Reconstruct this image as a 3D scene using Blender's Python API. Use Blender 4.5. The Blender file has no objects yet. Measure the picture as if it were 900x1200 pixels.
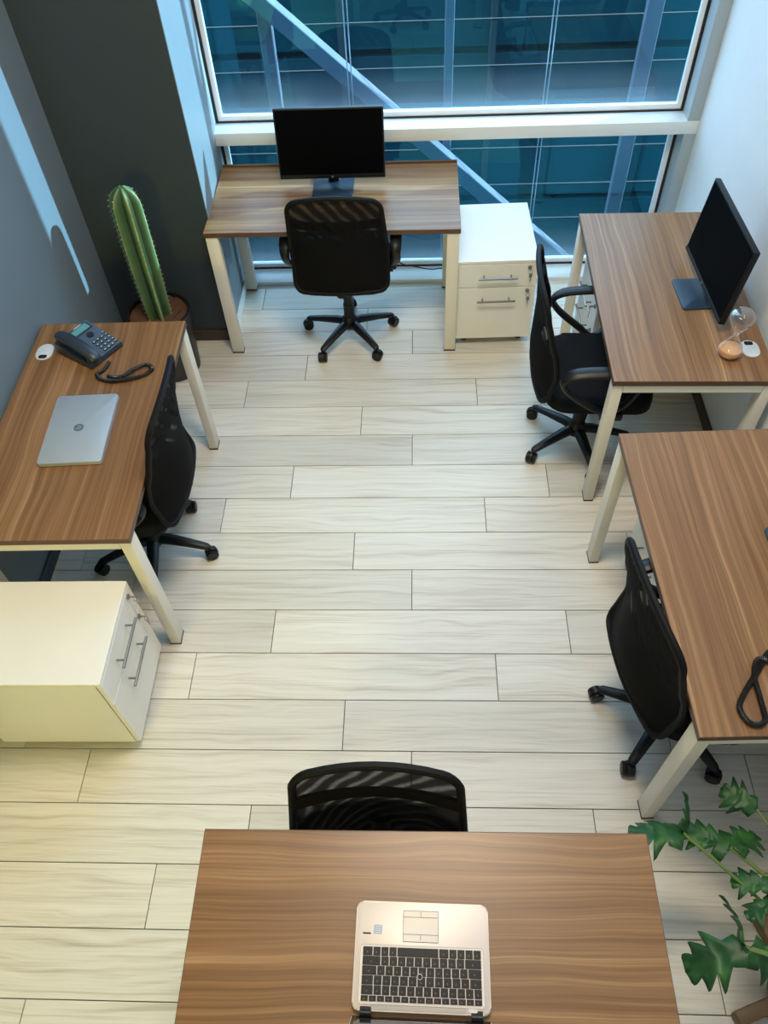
import bpy, bmesh, math, random
from mathutils import Vector, Matrix, Euler
PI = math.pi
S = bpy.context.scene
C = S.collection
random.seed(7)

# ------------------------------------------------------------------ camera
CAM_H = 2.8257
cam_d = bpy.data.cameras.new('camera')
cam_d.sensor_fit = 'VERTICAL'; cam_d.sensor_height = 24.0
cam_d.lens = 24.0 * 913.7 / 1200.0
cam_d.clip_start = 0.02; cam_d.clip_end = 200
cam = bpy.data.objects.new('camera', cam_d); C.objects.link(cam)
def cam_axes(pitch, yaw, roll):
    f = Vector((math.cos(pitch)*math.sin(yaw), math.cos(pitch)*math.cos(yaw), -math.sin(pitch)))
    r = Vector((math.cos(yaw), -math.sin(yaw), 0)); u = r.cross(f)
    return r*math.cos(roll)+u*math.sin(roll), u*math.cos(roll)-r*math.sin(roll), f
rr, uu, ff = cam_axes(math.radians(52.0032), math.radians(-4.1729), math.radians(-3.5553))
cam.matrix_world = Matrix(((rr.x, uu.x, -ff.x, 0), (rr.y, uu.y, -ff.y, 0), (rr.z, uu.z, -ff.z, CAM_H), (0, 0, 0, 1)))
S.camera = cam

# ------------------------------------------------------------------ world, sun, lamps, exposure
S.view_settings.view_transform = 'Standard'; S.view_settings.look = 'None'
S.view_settings.gamma = 1; S.view_settings.use_curve_mapping = False
S.view_settings.exposure = -0.12
W = bpy.data.worlds.new('sky'); S.world = W; W.use_nodes = True
bg = W.node_tree.nodes['Background']
bg.inputs['Color'].default_value = (1.0, 0.85, 1.0, 1); bg.inputs['Strength'].default_value = 8.5
R90 = PI/2
def lamp(name, kind, loc, rot, energy, color, **kw):
    d = bpy.data.lights.new(name, kind); d.energy = energy; d.color = color
    for k, v in kw.items(): setattr(d, k, v)
    o = bpy.data.objects.new(name, d); o.location = loc; o.rotation_euler = rot; C.objects.link(o); return o
sd = Vector((-0.88, -0.325, -0.34))
sun = lamp('sun', 'SUN', (8, 8, 8), sd.to_track_quat('-Z', 'Y').to_euler(), 16.0, (1.0, 0.95, 0.97), angle=math.radians(0.6))
lamp('ceiling_lamp_middle', 'AREA', (0.1, 1.6, 3.75), (0, 0, 0), 84, (1.0, 0.87, 0.68), shape='RECTANGLE', size=0.9, size_y=0.6)
lamp('ceiling_lamp_back', 'AREA', (-0.5, 0.1, 4.3), (0, 0, 0), 5, (1.0, 0.80, 0.55), shape='RECTANGLE', size=1.2, size_y=0.8)
lamp('warm_wall_lamp', 'AREA', (-1.35, -1.3, 1.9), (R90*0.72, 0, 0.0), 11, (1.0, 0.86, 0.13), shape='RECTANGLE', size=0.4, size_y=0.4, spread=math.radians(100))
portal = lamp('window_portal', 'AREA', (0.16, 4.2, 2.2), (-PI/2, 0, 0), 1, (1, 1, 1), shape='RECTANGLE', size=2.5, size_y=4.4)
portal.data.cycles.is_portal = True

# ------------------------------------------------------------------ materials
def nt(name):
    m = bpy.data.materials.new(name); m.use_nodes = True
    t = m.node_tree; return m, t, t.nodes['Principled BSDF']
def N(t, typ, **kw):
    n = t.nodes.new(typ)
    for k, v in kw.items():
        if k in n.inputs.keys(): n.inputs[k].default_value = v
        else: setattr(n, k, v)
    return n
def plain(name, col, rough=0.5, metal=0.0, bump=0.0, bscale=200, spec=0.5, var=0.04):
    m, t, p = nt(name)
    L = t.links.new
    p.inputs['Roughness'].default_value = rough; p.inputs['Metallic'].default_value = metal
    p.inputs['Specular IOR Level'].default_value = spec
    tc = N(t, 'ShaderNodeTexCoord')
    nz = N(t, 'ShaderNodeTexNoise', Scale=6.0, Detail=3.0); L(tc.outputs['Object'], nz.inputs['Vector'])
    mx = N(t, 'ShaderNodeMix', data_type='RGBA')
    mx.inputs[6].default_value = (*[c*(1-var) for c in col], 1); mx.inputs[7].default_value = (*[min(1, c*(1+var)) for c in col], 1)
    L(nz.outputs['Fac'], mx.inputs[0]); L(mx.outputs[2], p.inputs['Base Color'])
    if bump:
        n2 = N(t, 'ShaderNodeTexNoise', Scale=bscale, Detail=2.0); L(tc.outputs['Object'], n2.inputs['Vector'])
        b = N(t, 'ShaderNodeBump', Strength=bump, Distance=0.002); L(n2.outputs['Fac'], b.inputs['Height']); L(b.outputs['Normal'], p.inputs['Normal'])
    return m
def ramp(t, stops):
    r = N(t, 'ShaderNodeValToRGB'); e = r.color_ramp.elements
    while len(e) < len(stops): e.new(0.5)
    for i, (pos, c) in enumerate(stops): e[i].position = pos; e[i].color = (*c, 1)
    return r
def math_node(t, op, a, b=None):
    n = N(t, 'ShaderNodeMath', operation=op)
    for i, v in enumerate((a, b)):
        if v is None: continue
        if isinstance(v, (int, float)): n.inputs[i].default_value = v
        else: t.links.new(v, n.inputs[i])
    return n.outputs[0]
def grain_coords(t, warp_x, warp_y, warp_amt, sx, sy, seed=0.0):
    """grain runs along local X; returns a vector socket"""
    L = t.links.new
    tc = N(t, 'ShaderNodeTexCoord'); oi = N(t, 'ShaderNodeObjectInfo')
    sp = N(t, 'ShaderNodeSeparateXYZ'); L(tc.outputs['Object'], sp.inputs[0])
    off = math_node(t, 'MULTIPLY', oi.outputs['Random'], 37.0); off = math_node(t, 'ADD', off, seed)
    wv = N(t, 'ShaderNodeCombineXYZ')
    L(math_node(t, 'MULTIPLY', sp.outputs[0], warp_x), wv.inputs[0]); L(math_node(t, 'MULTIPLY', sp.outputs[1], warp_y), wv.inputs[1]); L(off, wv.inputs[2])
    wn = N(t, 'ShaderNodeTexNoise', Scale=1.0, Detail=2.0); L(wv.outputs[0], wn.inputs['Vector'])
    w = math_node(t, 'MULTIPLY', math_node(t, 'SUBTRACT', wn.outputs['Fac'], 0.5), warp_amt)
    y = math_node(t, 'ADD', sp.outputs[1], w)
    cv = N(t, 'ShaderNodeCombineXYZ')
    L(math_node(t, 'MULTIPLY', sp.outputs[0], sx), cv.inputs[0]); L(math_node(t, 'MULTIPLY', y, sy), cv.inputs[1]); L(math_node(t, 'ADD', off, 5.3), cv.inputs[2])
    return cv.outputs[0], oi, tc, L
def walnut():
    m, t, p = nt('walnut_laminate')
    v, oi, tc, L = grain_coords(t, 1.5, 3.0, 0.07, 0.5, 46)
    n1 = N(t, 'ShaderNodeTexNoise', Scale=1.0, Detail=5.0, Roughness=0.62); L(v, n1.inputs['Vector'])
    v2, *_ = grain_coords(t, 1.5, 3.0, 0.07, 1.4, 190)
    n2 = N(t, 'ShaderNodeTexNoise', Scale=1.0, Detail=3.0, Roughness=0.6); L(v2, n2.inputs['Vector'])
    v3, *_ = grain_coords(t, 1.5, 3.0, 0.07, 0.3, 9)
    n3 = N(t, 'ShaderNodeTexNoise', Scale=1.0, Detail=2.0); L(v3, n3.inputs['Vector'])
    f = math_node(t, 'ADD', math_node(t, 'MULTIPLY', n1.outputs['Fac'], 0.54), math_node(t, 'MULTIPLY', n2.outputs['Fac'], 0.30))
    f = math_node(t, 'ADD', f, math_node(t, 'MULTIPLY', n3.outputs['Fac'], 0.16))
    r = ramp(t, [(0.31, (0.092, 0.037, 0.012)), (0.43, (0.172, 0.080, 0.029)), (0.53, (0.238, 0.120, 0.048)), (0.60, (0.32, 0.175, 0.080)), (0.70, (0.48, 0.30, 0.16))])
    L(f, r.inputs[0]); L(r.outputs[0], p.inputs['Base Color'])
    p.inputs['Roughness'].default_value = 0.36; p.inputs['Specular IOR Level'].default_value = 0.5
    b = N(t, 'ShaderNodeBump', Strength=0.12, Distance=0.0006); L(n2.outputs['Fac'], b.inputs['Height']); L(b.outputs['Normal'], p.inputs['Normal'])
    return m
def ash_tile():
    m, t, p = nt('pale_ash_tile')
    v, oi, tc, L = grain_coords(t, 1.8, 6.0, 0.12, 1.1, 42)
    n1 = N(t, 'ShaderNodeTexNoise', Scale=1.0, Detail=5.0, Roughness=0.65); L(v, n1.inputs['Vector'])
    v2, *_ = grain_coords(t, 1.2, 5.0, 0.05, 3.0, 160, 2.0)
    n2 = N(t, 'ShaderNodeTexNoise', Scale=1.0, Detail=2.0); L(v2, n2.inputs['Vector'])
    f = math_node(t, 'ADD', math_node(t, 'MULTIPLY', n1.outputs['Fac'], 0.68), math_node(t, 'MULTIPLY', n2.outputs['Fac'], 0.32))
    r = ramp(t, [(0.30, (0.46, 0.41, 0.335)), (0.41, (0.60, 0.55, 0.47)), (0.50, (0.68, 0.64, 0.565)), (0.64, (0.74, 0.705, 0.635))])
    L(f, r.inputs[0])
    hs = N(t, 'ShaderNodeHueSaturation'); L(r.outputs[0], hs.inputs['Color'])
    val = math_node(t, 'ADD', math_node(t, 'MULTIPLY', oi.outputs['Random'], 0.2), 0.9); L(val, hs.inputs['Value'])
    L(hs.outputs[0], p.inputs['Base Color'])
    p.inputs['Roughness'].default_value = 0.4; p.inputs['Specular IOR Level'].default_value = 0.4
    b = N(t, 'ShaderNodeBump', Strength=0.15, Distance=0.0008); L(n2.outputs['Fac'], b.inputs['Height']); L(b.outputs['Normal'], p.inputs['Normal'])
    return m
def tinted_glass():
    m, t, p = nt('teal_coated_glass'); L = t.links.new
    t.nodes.remove(p); out = t.nodes['Material Output']
    tr = N(t, 'ShaderNodeBsdfTransparent', Color=(0.30, 0.61, 0.74, 1))
    gl = N(t, 'ShaderNodeBsdfGlossy', Color=(0.07, 0.46, 0.60, 1), Roughness=0.0)
    lw = N(t, 'ShaderNodeLayerWeight', Blend=0.25)
    fac = math_node(t, 'ADD', math_node(t, 'MULTIPLY', lw.outputs['Fresnel'], 0.75), 0.13)
    mx = N(t, 'ShaderNodeMixShader'); L(fac, mx.inputs[0]); L(tr.outputs[0], mx.inputs[1]); L(gl.outputs[0], mx.inputs[2])
    # pale blue diffuse layer that thickens towards the foot of each pane (local z = 0 at the foot)
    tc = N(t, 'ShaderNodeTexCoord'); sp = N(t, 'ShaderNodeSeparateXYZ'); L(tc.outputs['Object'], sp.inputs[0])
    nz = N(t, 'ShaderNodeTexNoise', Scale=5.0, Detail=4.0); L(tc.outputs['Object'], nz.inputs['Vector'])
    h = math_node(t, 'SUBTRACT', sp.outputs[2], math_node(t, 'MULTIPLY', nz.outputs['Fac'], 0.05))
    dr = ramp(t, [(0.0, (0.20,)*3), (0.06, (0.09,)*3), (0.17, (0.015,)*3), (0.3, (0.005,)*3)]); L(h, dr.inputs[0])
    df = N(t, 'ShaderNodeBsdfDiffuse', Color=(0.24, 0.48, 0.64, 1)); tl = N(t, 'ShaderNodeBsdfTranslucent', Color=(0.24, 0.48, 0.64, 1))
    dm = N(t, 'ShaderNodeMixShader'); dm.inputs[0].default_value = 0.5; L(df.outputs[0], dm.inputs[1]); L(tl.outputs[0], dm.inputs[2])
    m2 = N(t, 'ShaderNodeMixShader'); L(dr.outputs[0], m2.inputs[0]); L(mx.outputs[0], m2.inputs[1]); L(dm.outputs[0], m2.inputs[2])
    L(m2.outputs[0], out.inputs['Surface']); return m
def mesh_fabric():
    m, t, p = nt('black_mesh_fabric'); L = t.links.new; out = t.nodes['Material Output']
    p.inputs['Base Color'].default_value = (0.0045, 0.0045, 0.005, 1); p.inputs['Roughness'].default_value = 0.85
    p.inputs['Specular IOR Level'].default_value = 0.1
    tc = N(t, 'ShaderNodeTexCoord')
    wv = N(t, 'ShaderNodeTexWave', Scale=9.0, Distortion=7.0, Detail=1.0, wave_type='BANDS', bands_direction='DIAGONAL'); wv.inputs['Detail Scale'].default_value = 0.6
    L(tc.outputs['Object'], wv.inputs['Vector'])
    ck = N(t, 'ShaderNodeTexVoronoi', Scale=420.0); L(tc.outputs['Object'], ck.inputs['Vector'])
    f = math_node(t, 'MULTIPLY', math_node(t, 'POWER', wv.outputs['Fac'], 3.0), 0.16)
    f = math_node(t, 'MULTIPLY', math_node(t, 'ADD', f, 0.022), math_node(t, 'ADD', math_node(t, 'MULTIPLY', ck.outputs['Distance'], 1.2), 0.25))
    sz = N(t, 'ShaderNodeSeparateXYZ'); L(tc.outputs['Object'], sz.inputs[0])   # single open layer above, doubled fabric below
    zr = N(t, 'ShaderNodeMapRange'); zr.inputs[1].default_value = 0.74; zr.inputs[2].default_value = 0.80; zr.inputs[3].default_value = 0.04; L(sz.outputs[2], zr.inputs[0])
    f = math_node(t, 'MULTIPLY', f, zr.outputs[0])
    tr = N(t, 'ShaderNodeBsdfTransparent'); mx = N(t, 'ShaderNodeMixShader')
    L(f, mx.inputs[0]); L(p.outputs[0], mx.inputs[1]); L(tr.outputs[0], mx.inputs[2]); L(mx.outputs[0], out.inputs['Surface'])
    return m
def clear_glass():
    m, t, p = nt('clear_glass'); L = t.links.new; t.nodes.remove(p); out = t.nodes['Material Output']
    tr = N(t, 'ShaderNodeBsdfTransparent', Color=(0.95, 0.96, 0.96, 1)); gl = N(t, 'ShaderNodeBsdfGlossy', Color=(1, 1, 1, 1), Roughness=0.02)
    lw = N(t, 'ShaderNodeLayerWeight', Blend=0.3); mx = N(t, 'ShaderNodeMixShader')
    L(math_node(t, 'ADD', math_node(t, 'MULTIPLY', lw.outputs['Facing'], 0.6), 0.05), mx.inputs[0]); L(tr.outputs[0], mx.inputs[1]); L(gl.outputs[0], mx.inputs[2]); L(mx.outputs[0], out.inputs['Surface'])
    return m
def cactus_skin():
    m, t, p = nt('cactus_skin'); L = t.links.new
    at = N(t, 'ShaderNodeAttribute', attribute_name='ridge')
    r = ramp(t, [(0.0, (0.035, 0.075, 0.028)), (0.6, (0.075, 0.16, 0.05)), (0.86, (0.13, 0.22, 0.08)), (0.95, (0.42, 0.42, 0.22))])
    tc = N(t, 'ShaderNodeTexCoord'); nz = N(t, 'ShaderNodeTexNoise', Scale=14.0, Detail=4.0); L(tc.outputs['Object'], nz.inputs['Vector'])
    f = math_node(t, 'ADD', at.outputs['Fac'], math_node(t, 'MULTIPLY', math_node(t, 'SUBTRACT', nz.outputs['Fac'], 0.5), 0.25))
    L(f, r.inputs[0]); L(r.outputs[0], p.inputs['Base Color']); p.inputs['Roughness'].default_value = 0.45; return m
def leaf_mat():
    m, t, p = nt('leaf_green'); L = t.links.new
    tc = N(t, 'ShaderNodeTexCoord'); nz = N(t, 'ShaderNodeTexNoise', Scale=18.0, Detail=3.0); L(tc.outputs['Object'], nz.inputs['Vector'])
    r = ramp(t, [(0.3, (0.006, 0.045, 0.010)), (0.55, (0.016, 0.09, 0.018)), (0.78, (0.06, 0.19, 0.03))]); L(nz.outputs['Fac'], r.inputs[0]); L(r.outputs[0], p.inputs['Base Color'])
    p.inputs['Roughness'].default_value = 0.5; return m

M = {
 'walnut': walnut(), 'ash': ash_tile(), 'glass': tinted_glass(), 'mesh': mesh_fabric(), 'clear': clear_glass(),
 'edge': plain('walnut_edge_band', (0.10, 0.048, 0.024), 0.45), 'grout': plain('grout', (0.16, 0.14, 0.12), 0.9),
 'cream': plain('cream_powder_coat', (0.74, 0.69, 0.59), 0.45, bump=0.05), 'pad': plain('black_foot_pad', (0.015, 0.013, 0.012), 0.6),
 'cab': plain('white_melamine', (0.78, 0.76, 0.71), 0.38), 'steel': plain('brushed_steel', (0.36, 0.335, 0.31), 0.28, 1.0),
 'wall_w': plain('white_wall_paint', (0.74, 0.76, 0.77), 0.7, bump=0.06, bscale=90), 'wall_b': plain('slate_blue_paint', (0.15, 0.195, 0.235), 0.55, bump=0.06, bscale=90),
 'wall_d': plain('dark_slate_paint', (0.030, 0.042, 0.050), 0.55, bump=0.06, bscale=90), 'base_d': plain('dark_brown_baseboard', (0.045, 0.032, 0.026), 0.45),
 'jamb': plain('pale_grey_paint', (0.18, 0.225, 0.255), 0.5), 'frame': plain('white_aluminium', (0.72, 0.75, 0.76), 0.35), 'mullion': plain('shaded_aluminium', (0.36, 0.42, 0.46), 0.4), 'bead': plain('white_glazing_bead', (0.86, 0.9, 0.95), 0.3),  # mullion: frame aluminium with the shade on the side members put into its colour
 'rubber': plain('black_rubber_gasket', (0.008, 0.01, 0.014), 0.6), 'plastic': plain('black_plastic', (0.006, 0.006, 0.0065), 0.42, spec=0.35),
 'black': plain('matt_black', (0.0035, 0.0035, 0.004), 0.6, spec=0.18), 'fabric': plain('black_seat_fabric', (0.005, 0.0055, 0.007), 0.9, bump=0.3, bscale=600, spec=0.2), 'screen': plain('dark_screen', (0.002, 0.0025, 0.003), 0.5, spec=0.02), 'gloss': plain('glossy_display_glass', (0.003, 0.003, 0.004), 0.03, spec=1.0),
 'bezel': plain('black_bezel', (0.005, 0.005, 0.006), 0.45, spec=0.3), 'navy': plain('dark_blue_metal', (0.016, 0.032, 0.055), 0.35), 'silver': plain('silver_aluminium', (0.50, 0.55, 0.60), 0.38, 0.55),
 'silver_w': plain('champagne_aluminium', (0.68, 0.60, 0.55), 0.42, 0.15), 'silver_d': plain('grey_deck', (0.42, 0.38, 0.35), 0.4, 0.2), 'key': plain('keycap_black', (0.012, 0.011, 0.012), 0.45, spec=0.3), 'pale_key': plain('trackpad', (0.80, 0.72, 0.66), 0.45),
 'logo': plain('logo_grey', (0.20, 0.22, 0.24), 0.3, 0.6), 'sticker': plain('sticker_blue', (0.28, 0.38, 0.58), 0.4), 'sticker_w': plain('sticker_white', (0.7, 0.72, 0.75), 0.4),
 'phone': plain('phone_blue_black', (0.020, 0.028, 0.042), 0.38), 'phone_face': plain('phone_face_blue', (0.06, 0.095, 0.15), 0.42), 'lcd': plain('lcd_teal', (0.10, 0.30, 0.32), 0.25), 'keylight': plain('phone_key', (0.015, 0.02, 0.03), 0.35), 'legend_dim': plain('dim_key_legend', (0.10, 0.095, 0.095), 0.5), 'legend': plain('key_legend', (0.5, 0.55, 0.62), 0.5),
 'cord': plain('black_cord', (0.010, 0.009, 0.009), 0.35), 'grommet': plain('grommet_grey', (0.60, 0.65, 0.70), 0.4), 'hole': plain('dark_opening', (0.005, 0.005, 0.005), 0.9),
 'sand': plain('orange_sand', (0.72, 0.36, 0.17), 0.9, bump=0.5, bscale=500), 'cactus': cactus_skin(), 'spine': plain('cactus_spine', (0.55, 0.48, 0.33), 0.7), 'soil': plain('brown_soil', (0.10, 0.045, 0.022), 0.95, bump=1.0, bscale=40, var=0.5),
 'pot': plain('black_pot', (0.008, 0.009, 0.010), 0.35), 'leaf': leaf_mat(), 'stem': plain('plant_stem', (0.12, 0.20, 0.045), 0.45), 'oldwood': plain('brown_plant_stand', (0.16, 0.10, 0.045), 0.55, bump=0.4, bscale=60, var=0.2),
 'brace': plain('pale_painted_steel', (0.12, 0.145, 0.20), 0.5), 'wire': plain('steel_wire', (0.7, 0.72, 0.78), 0.3, 0.8), 'rail': plain('grey_rail', (0.015, 0.02, 0.024), 0.6), 'facade': plain('dark_facade_panel', (0.005, 0.066, 0.092), 0.35, spec=0.2), 'facade2': plain('facade_mullion', (0.05, 0.085, 0.10), 0.4),
 'ground': plain('street_ground', (0.02, 0.028, 0.03), 0.9), 'ceil': plain('ceiling_white', (0.75, 0.74, 0.7), 0.8), 'terracotta': plain('planter_grey', (0.30, 0.29, 0.27), 0.7),
}

# ------------------------------------------------------------------ geometry helpers
I4 = Matrix.Identity(4)
def T(x, y, z): return Matrix.Translation((x, y, z))
def RZ(a): return Matrix.Rotation(a, 4, 'Z')
def RX(a): return Matrix.Rotation(a, 4, 'X')
def RY(a): return Matrix.Rotation(a, 4, 'Y')
def box(bm, c, s, bev=0.0, seg=2, mat=I4):
    r = bmesh.ops.create_cube(bm, size=1.0, matrix=mat @ T(*c) @ Matrix.Diagonal((*s, 1)))
    if bev:
        es = list({e for v in r['verts'] for e in v.link_edges})
        bmesh.ops.bevel(bm, geom=es, offset=bev, segments=seg, affect='EDGES', profile=0.5)
    return bm
def prism(bm, pts, z0, z1, bev=0.0, seg=2, mat=I4):
    """extrude a 2D outline (x, y) from z0 to z1"""
    vs = [bm.verts.new(mat @ Vector((x, y, z0))) for x, y in pts]
    vt = [bm.verts.new(mat @ Vector((x, y, z1))) for x, y in pts]
    n = len(pts); fs = [bm.faces.new(list(reversed(vs))), bm.faces.new(vt)]
    for i in range(n): fs.append(bm.faces.new((vs[i], vs[(i+1) % n], vt[(i+1) % n], vt[i])))
    if bev:
        es = [e for e in fs[1].edges]
        bmesh.ops.bevel(bm, geom=es, offset=bev, segments=seg, affect='EDGES', profile=0.5)
    return bm
def rrect(w, h, r, seg=5, cx=0, cy=0):
    out = []
    for (sx, sy, a0) in ((1, 1, 0), (-1, 1, PI/2), (-1, -1, PI), (1, -1, 1.5*PI)):
        for k in range(seg+1):
            a = a0 + k*PI/2/seg
            out.append((cx + sx*(w/2-r) + r*math.cos(a), cy + sy*(h/2-r) + r*math.sin(a)))
    return out
def lathe(bm, prof, seg=24, mat=I4, caps=True):
    rings = []
    for (r, z) in prof:
        if r < 1e-5: rings.append([bm.verts.new(mat @ Vector((0, 0, z)))])
        else: rings.append([bm.verts.new(mat @ Vector((r*math.cos(2*PI*k/seg), r*math.sin(2*PI*k/seg), z))) for k in range(seg)])
    for a, b in zip(rings, rings[1:]):
        for k in range(seg):
            k2 = (k+1) % seg
            if len(a) == 1 and len(b) == 1: continue
            if len(a) == 1: bm.faces.new((a[0], b[k2], b[k]))
            elif len(b) == 1: bm.faces.new((a[k], a[k2], b[0]))
            else: bm.faces.new((a[k], a[k2], b[k2], b[k]))
    if caps:
        if len(rings[0]) > 1: bm.faces.new(list(reversed(rings[0])))
        if len(rings[-1]) > 1: bm.faces.new(rings[-1])
    return bm
def tube(bm, pts, rad, seg=10, closed=False, mat=I4, flat=None):
    """sweep a circle (or ellipse flat=(a, b) factors) along points; rad may be a list"""
    P = [Vector(p) for p in pts]; n = len(P)
    rad = rad if isinstance(rad, (list, tuple)) else [rad]*n
    tan = []
    for i in range(n):
        a = P[(i-1) % n] if (closed or i > 0) else P[i]; b = P[(i+1) % n] if (closed or i < n-1) else P[i]
        tan.append((b-a).normalized())
    up = Vector((0, 0, 1)) if abs(tan[0].z) < 0.9 else Vector((1, 0, 0))
    nrm = (up - tan[0]*up.dot(tan[0])).normalized(); rings = []
    for i in range(n):
        nrm = (nrm - tan[i]*nrm.dot(tan[i])).normalized(); bi = tan[i].cross(nrm)
        fa, fb = flat if flat else (1, 1)
        rings.append([bm.verts.new(mat @ (P[i] + (nrm*math.cos(2*PI*k/seg)*fa + bi*math.sin(2*PI*k/seg)*fb)*rad[i])) for k in range(seg)])
    m = n if closed else n-1
    for i in range(m):
        a, b = rings[i], rings[(i+1) % n]
        off = 0
        if closed and i == n-1:
            off = min(range(seg), key=lambda o: (a[0].co-b[o].co).length)
        for k in range(seg):
            bm.faces.new((a[k], a[(k+1) % seg], b[(k+1+off) % seg], b[(k+off) % seg]))
    if not closed:
        bm.faces.new(list(reversed(rings[0]))); bm.faces.new(rings[-1])
    return bm
def cyl(bm, p0, p1, r, seg=14, r1=None): return tube(bm, [p0, p1], [r, r if r1 is None else r1], seg)
def spline(pts, n=6, closed=False):
    P = [Vector(p) for p in pts]; out = []; m = len(P)
    for i in range(m if closed else m-1):
        if closed: p0, p1, p2, p3 = P[(i-1) % m], P[i], P[(i+1) % m], P[(i+2) % m]
        else: p0, p1, p2, p3 = P[max(i-1, 0)], P[i], P[i+1], P[min(i+2, m-1)]
        for k in range(n):
            t = k/n
            out.append(0.5*((2*p1) + (p2-p0)*t + (2*p0-5*p1+4*p2-p3)*t*t + (3*p1-p0-3*p2+p3)*t**3))
    if not closed: out.append(P[-1])
    return out
def mk(name, bm, mat, parent=None, smooth=35, kind=None, loc=None):
    bmesh.ops.recalc_face_normals(bm, faces=bm.faces)
    me = bpy.data.meshes.new(name); bm.to_mesh(me); bm.free()
    me.materials.append(M[mat] if isinstance(mat, str) else mat)
    if smooth:
        me.polygons.foreach_set('use_smooth', [True]*len(me.polygons)); me.set_sharp_from_angle(angle=math.radians(smooth))
    o = bpy.data.objects.new(name, me); C.objects.link(o)
    if parent: o.parent = parent
    if loc: o.location = loc
    if kind: o['kind'] = kind
    return o
def B(): return bmesh.new()
def thing(name, label, cat, loc=(0, 0, 0), rz=0, group=None):
    o = bpy.data.objects.new(name, None); C.objects.link(o); o.empty_display_size = 0.1
    o.location = loc; o.rotation_euler = (0, 0, rz); o['label'] = label; o['category'] = cat
    if group: o['group'] = group
    return o
def tag(o, label, cat, group=None):
    o['label'] = label; o['category'] = cat
    if group: o['group'] = group
    return o
def dup(o, parent=None):
    c = o.copy(); C.objects.link(c); c.parent = parent
    for ch in list(o.children): dup(ch, c)
    return c
def struct_empty(name):
    o = bpy.data.objects.new(name, None); C.objects.link(o); o['kind'] = 'structure'; return o

# ------------------------------------------------------------------ the room shell
XL, XR, YB, YW, YF, ZC = -1.63, 1.405, -1.6, 3.44, 3.95, 4.4
floor = mk('floor', box(B(), ((XL+XR)/2, 1.2, -0.06), (XR-XL+0.2, 5.8, 0.108)), 'grout', kind='structure')
# wood-look tiles, one object each
D_ROW, Y0, LEN = 0.20158, 3.49567, 1.2084
XS = [-0.0317, -0.6038, -0.906, -0.2894]; GAP = 0.0032
tile_cache = {}
def tile(x0, x1, y0, y1):
    x0, x1, y0, y1 = max(x0, XL), min(x1, XR), max(y0, YB), min(y1, YF)
    if x1-x0 < 0.02 or y1-y0 < 0.02: return
    w, h = round(x1-x0-GAP, 4), round(y1-y0-GAP, 4)
    if (w, h) not in tile_cache:
        bm = B(); prism(bm, [(-w/2, -h/2), (w/2, -h/2), (w/2, h/2), (-w/2, h/2)], -0.008, 0.0, bev=0.0008, seg=1)
        o = mk('plank', bm, 'ash', floor, smooth=0); tile_cache[(w, h)] = o.data
    else:
        o = bpy.data.objects.new('plank', tile_cache[(w, h)]); C.objects.link(o); o.parent = floor
    o.location = ((x0+x1)/2, (y0+y1)/2, 0)
for n in range(-3, 26):
    ya, yb = Y0-(n+1)*D_ROW, Y0-n*D_ROW
    if yb < YB: break
    x = XS[n % 4] - 3*LEN
    while x < XR:
        tile(x, x+LEN, ya, yb); x += LEN
def slab(name, c, s, mat): return mk(name, box(B(), c, s), mat, kind='structure', smooth=0)
slab('wall_left', (XL-0.05, (YB+YW)/2+0.05, ZC/2), (0.1, YW-YB+0.1, ZC), 'wall_b')
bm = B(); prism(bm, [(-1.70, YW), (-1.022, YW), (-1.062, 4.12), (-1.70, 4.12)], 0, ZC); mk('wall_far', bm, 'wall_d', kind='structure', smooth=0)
# pale reveal between the dark wall and the glass, a thin lining that tapers with the opening
bm = B(); prism(bm, [(-1.030, YW+0.003), (-1.019, YW+0.003), (-1.040, 4.0), (-1.065, 4.0)], 0, ZC); mk('wall_reveal', bm, 'jamb', kind='structure', smooth=0)
slab('wall_right', (XR+0.05, (YB+4.12)/2, ZC/2), (0.1, 4.12-YB, ZC), 'wall_w')
slab('wall_rear', ((XL+XR)/2, YB-0.05, ZC/2), (XR-XL+0.2, 0.1, ZC), 'wall_w')
slab('ceiling', ((XL+XR)/2, 1.25, ZC+0.05), (XR-XL+0.2, 5.8, 0.1), 'ceil')
def board(name, c, s, mat):
    return mk(name, box(B(), c, s, bev=0.003, seg=1), mat, kind='structure', smooth=0)
board('baseboard_far', ((XL-1.02)/2, YW-0.006, 0.035), (-1.02-XL, 0.012, 0.07), 'base_d')
board('baseboard_left', (XL+0.008, (YB+YW-0.012)/2, 0.035), (0.016, YW-0.012-YB, 0.07), 'wall_d')
board('baseboard_right', (XR-0.006, (YB+3.94)/2, 0.035), (0.012, 3.94-YB, 0.07), 'base_d')
bm = B(); box(bm, (-1.017, 3.68, 0.03), (0.012, 0.48, 0.06), 0.002, 1, mat=T(-0.008, 0, 0)); mk('baseboard_reveal', bm, 'frame', kind='structure', smooth=0)

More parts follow.
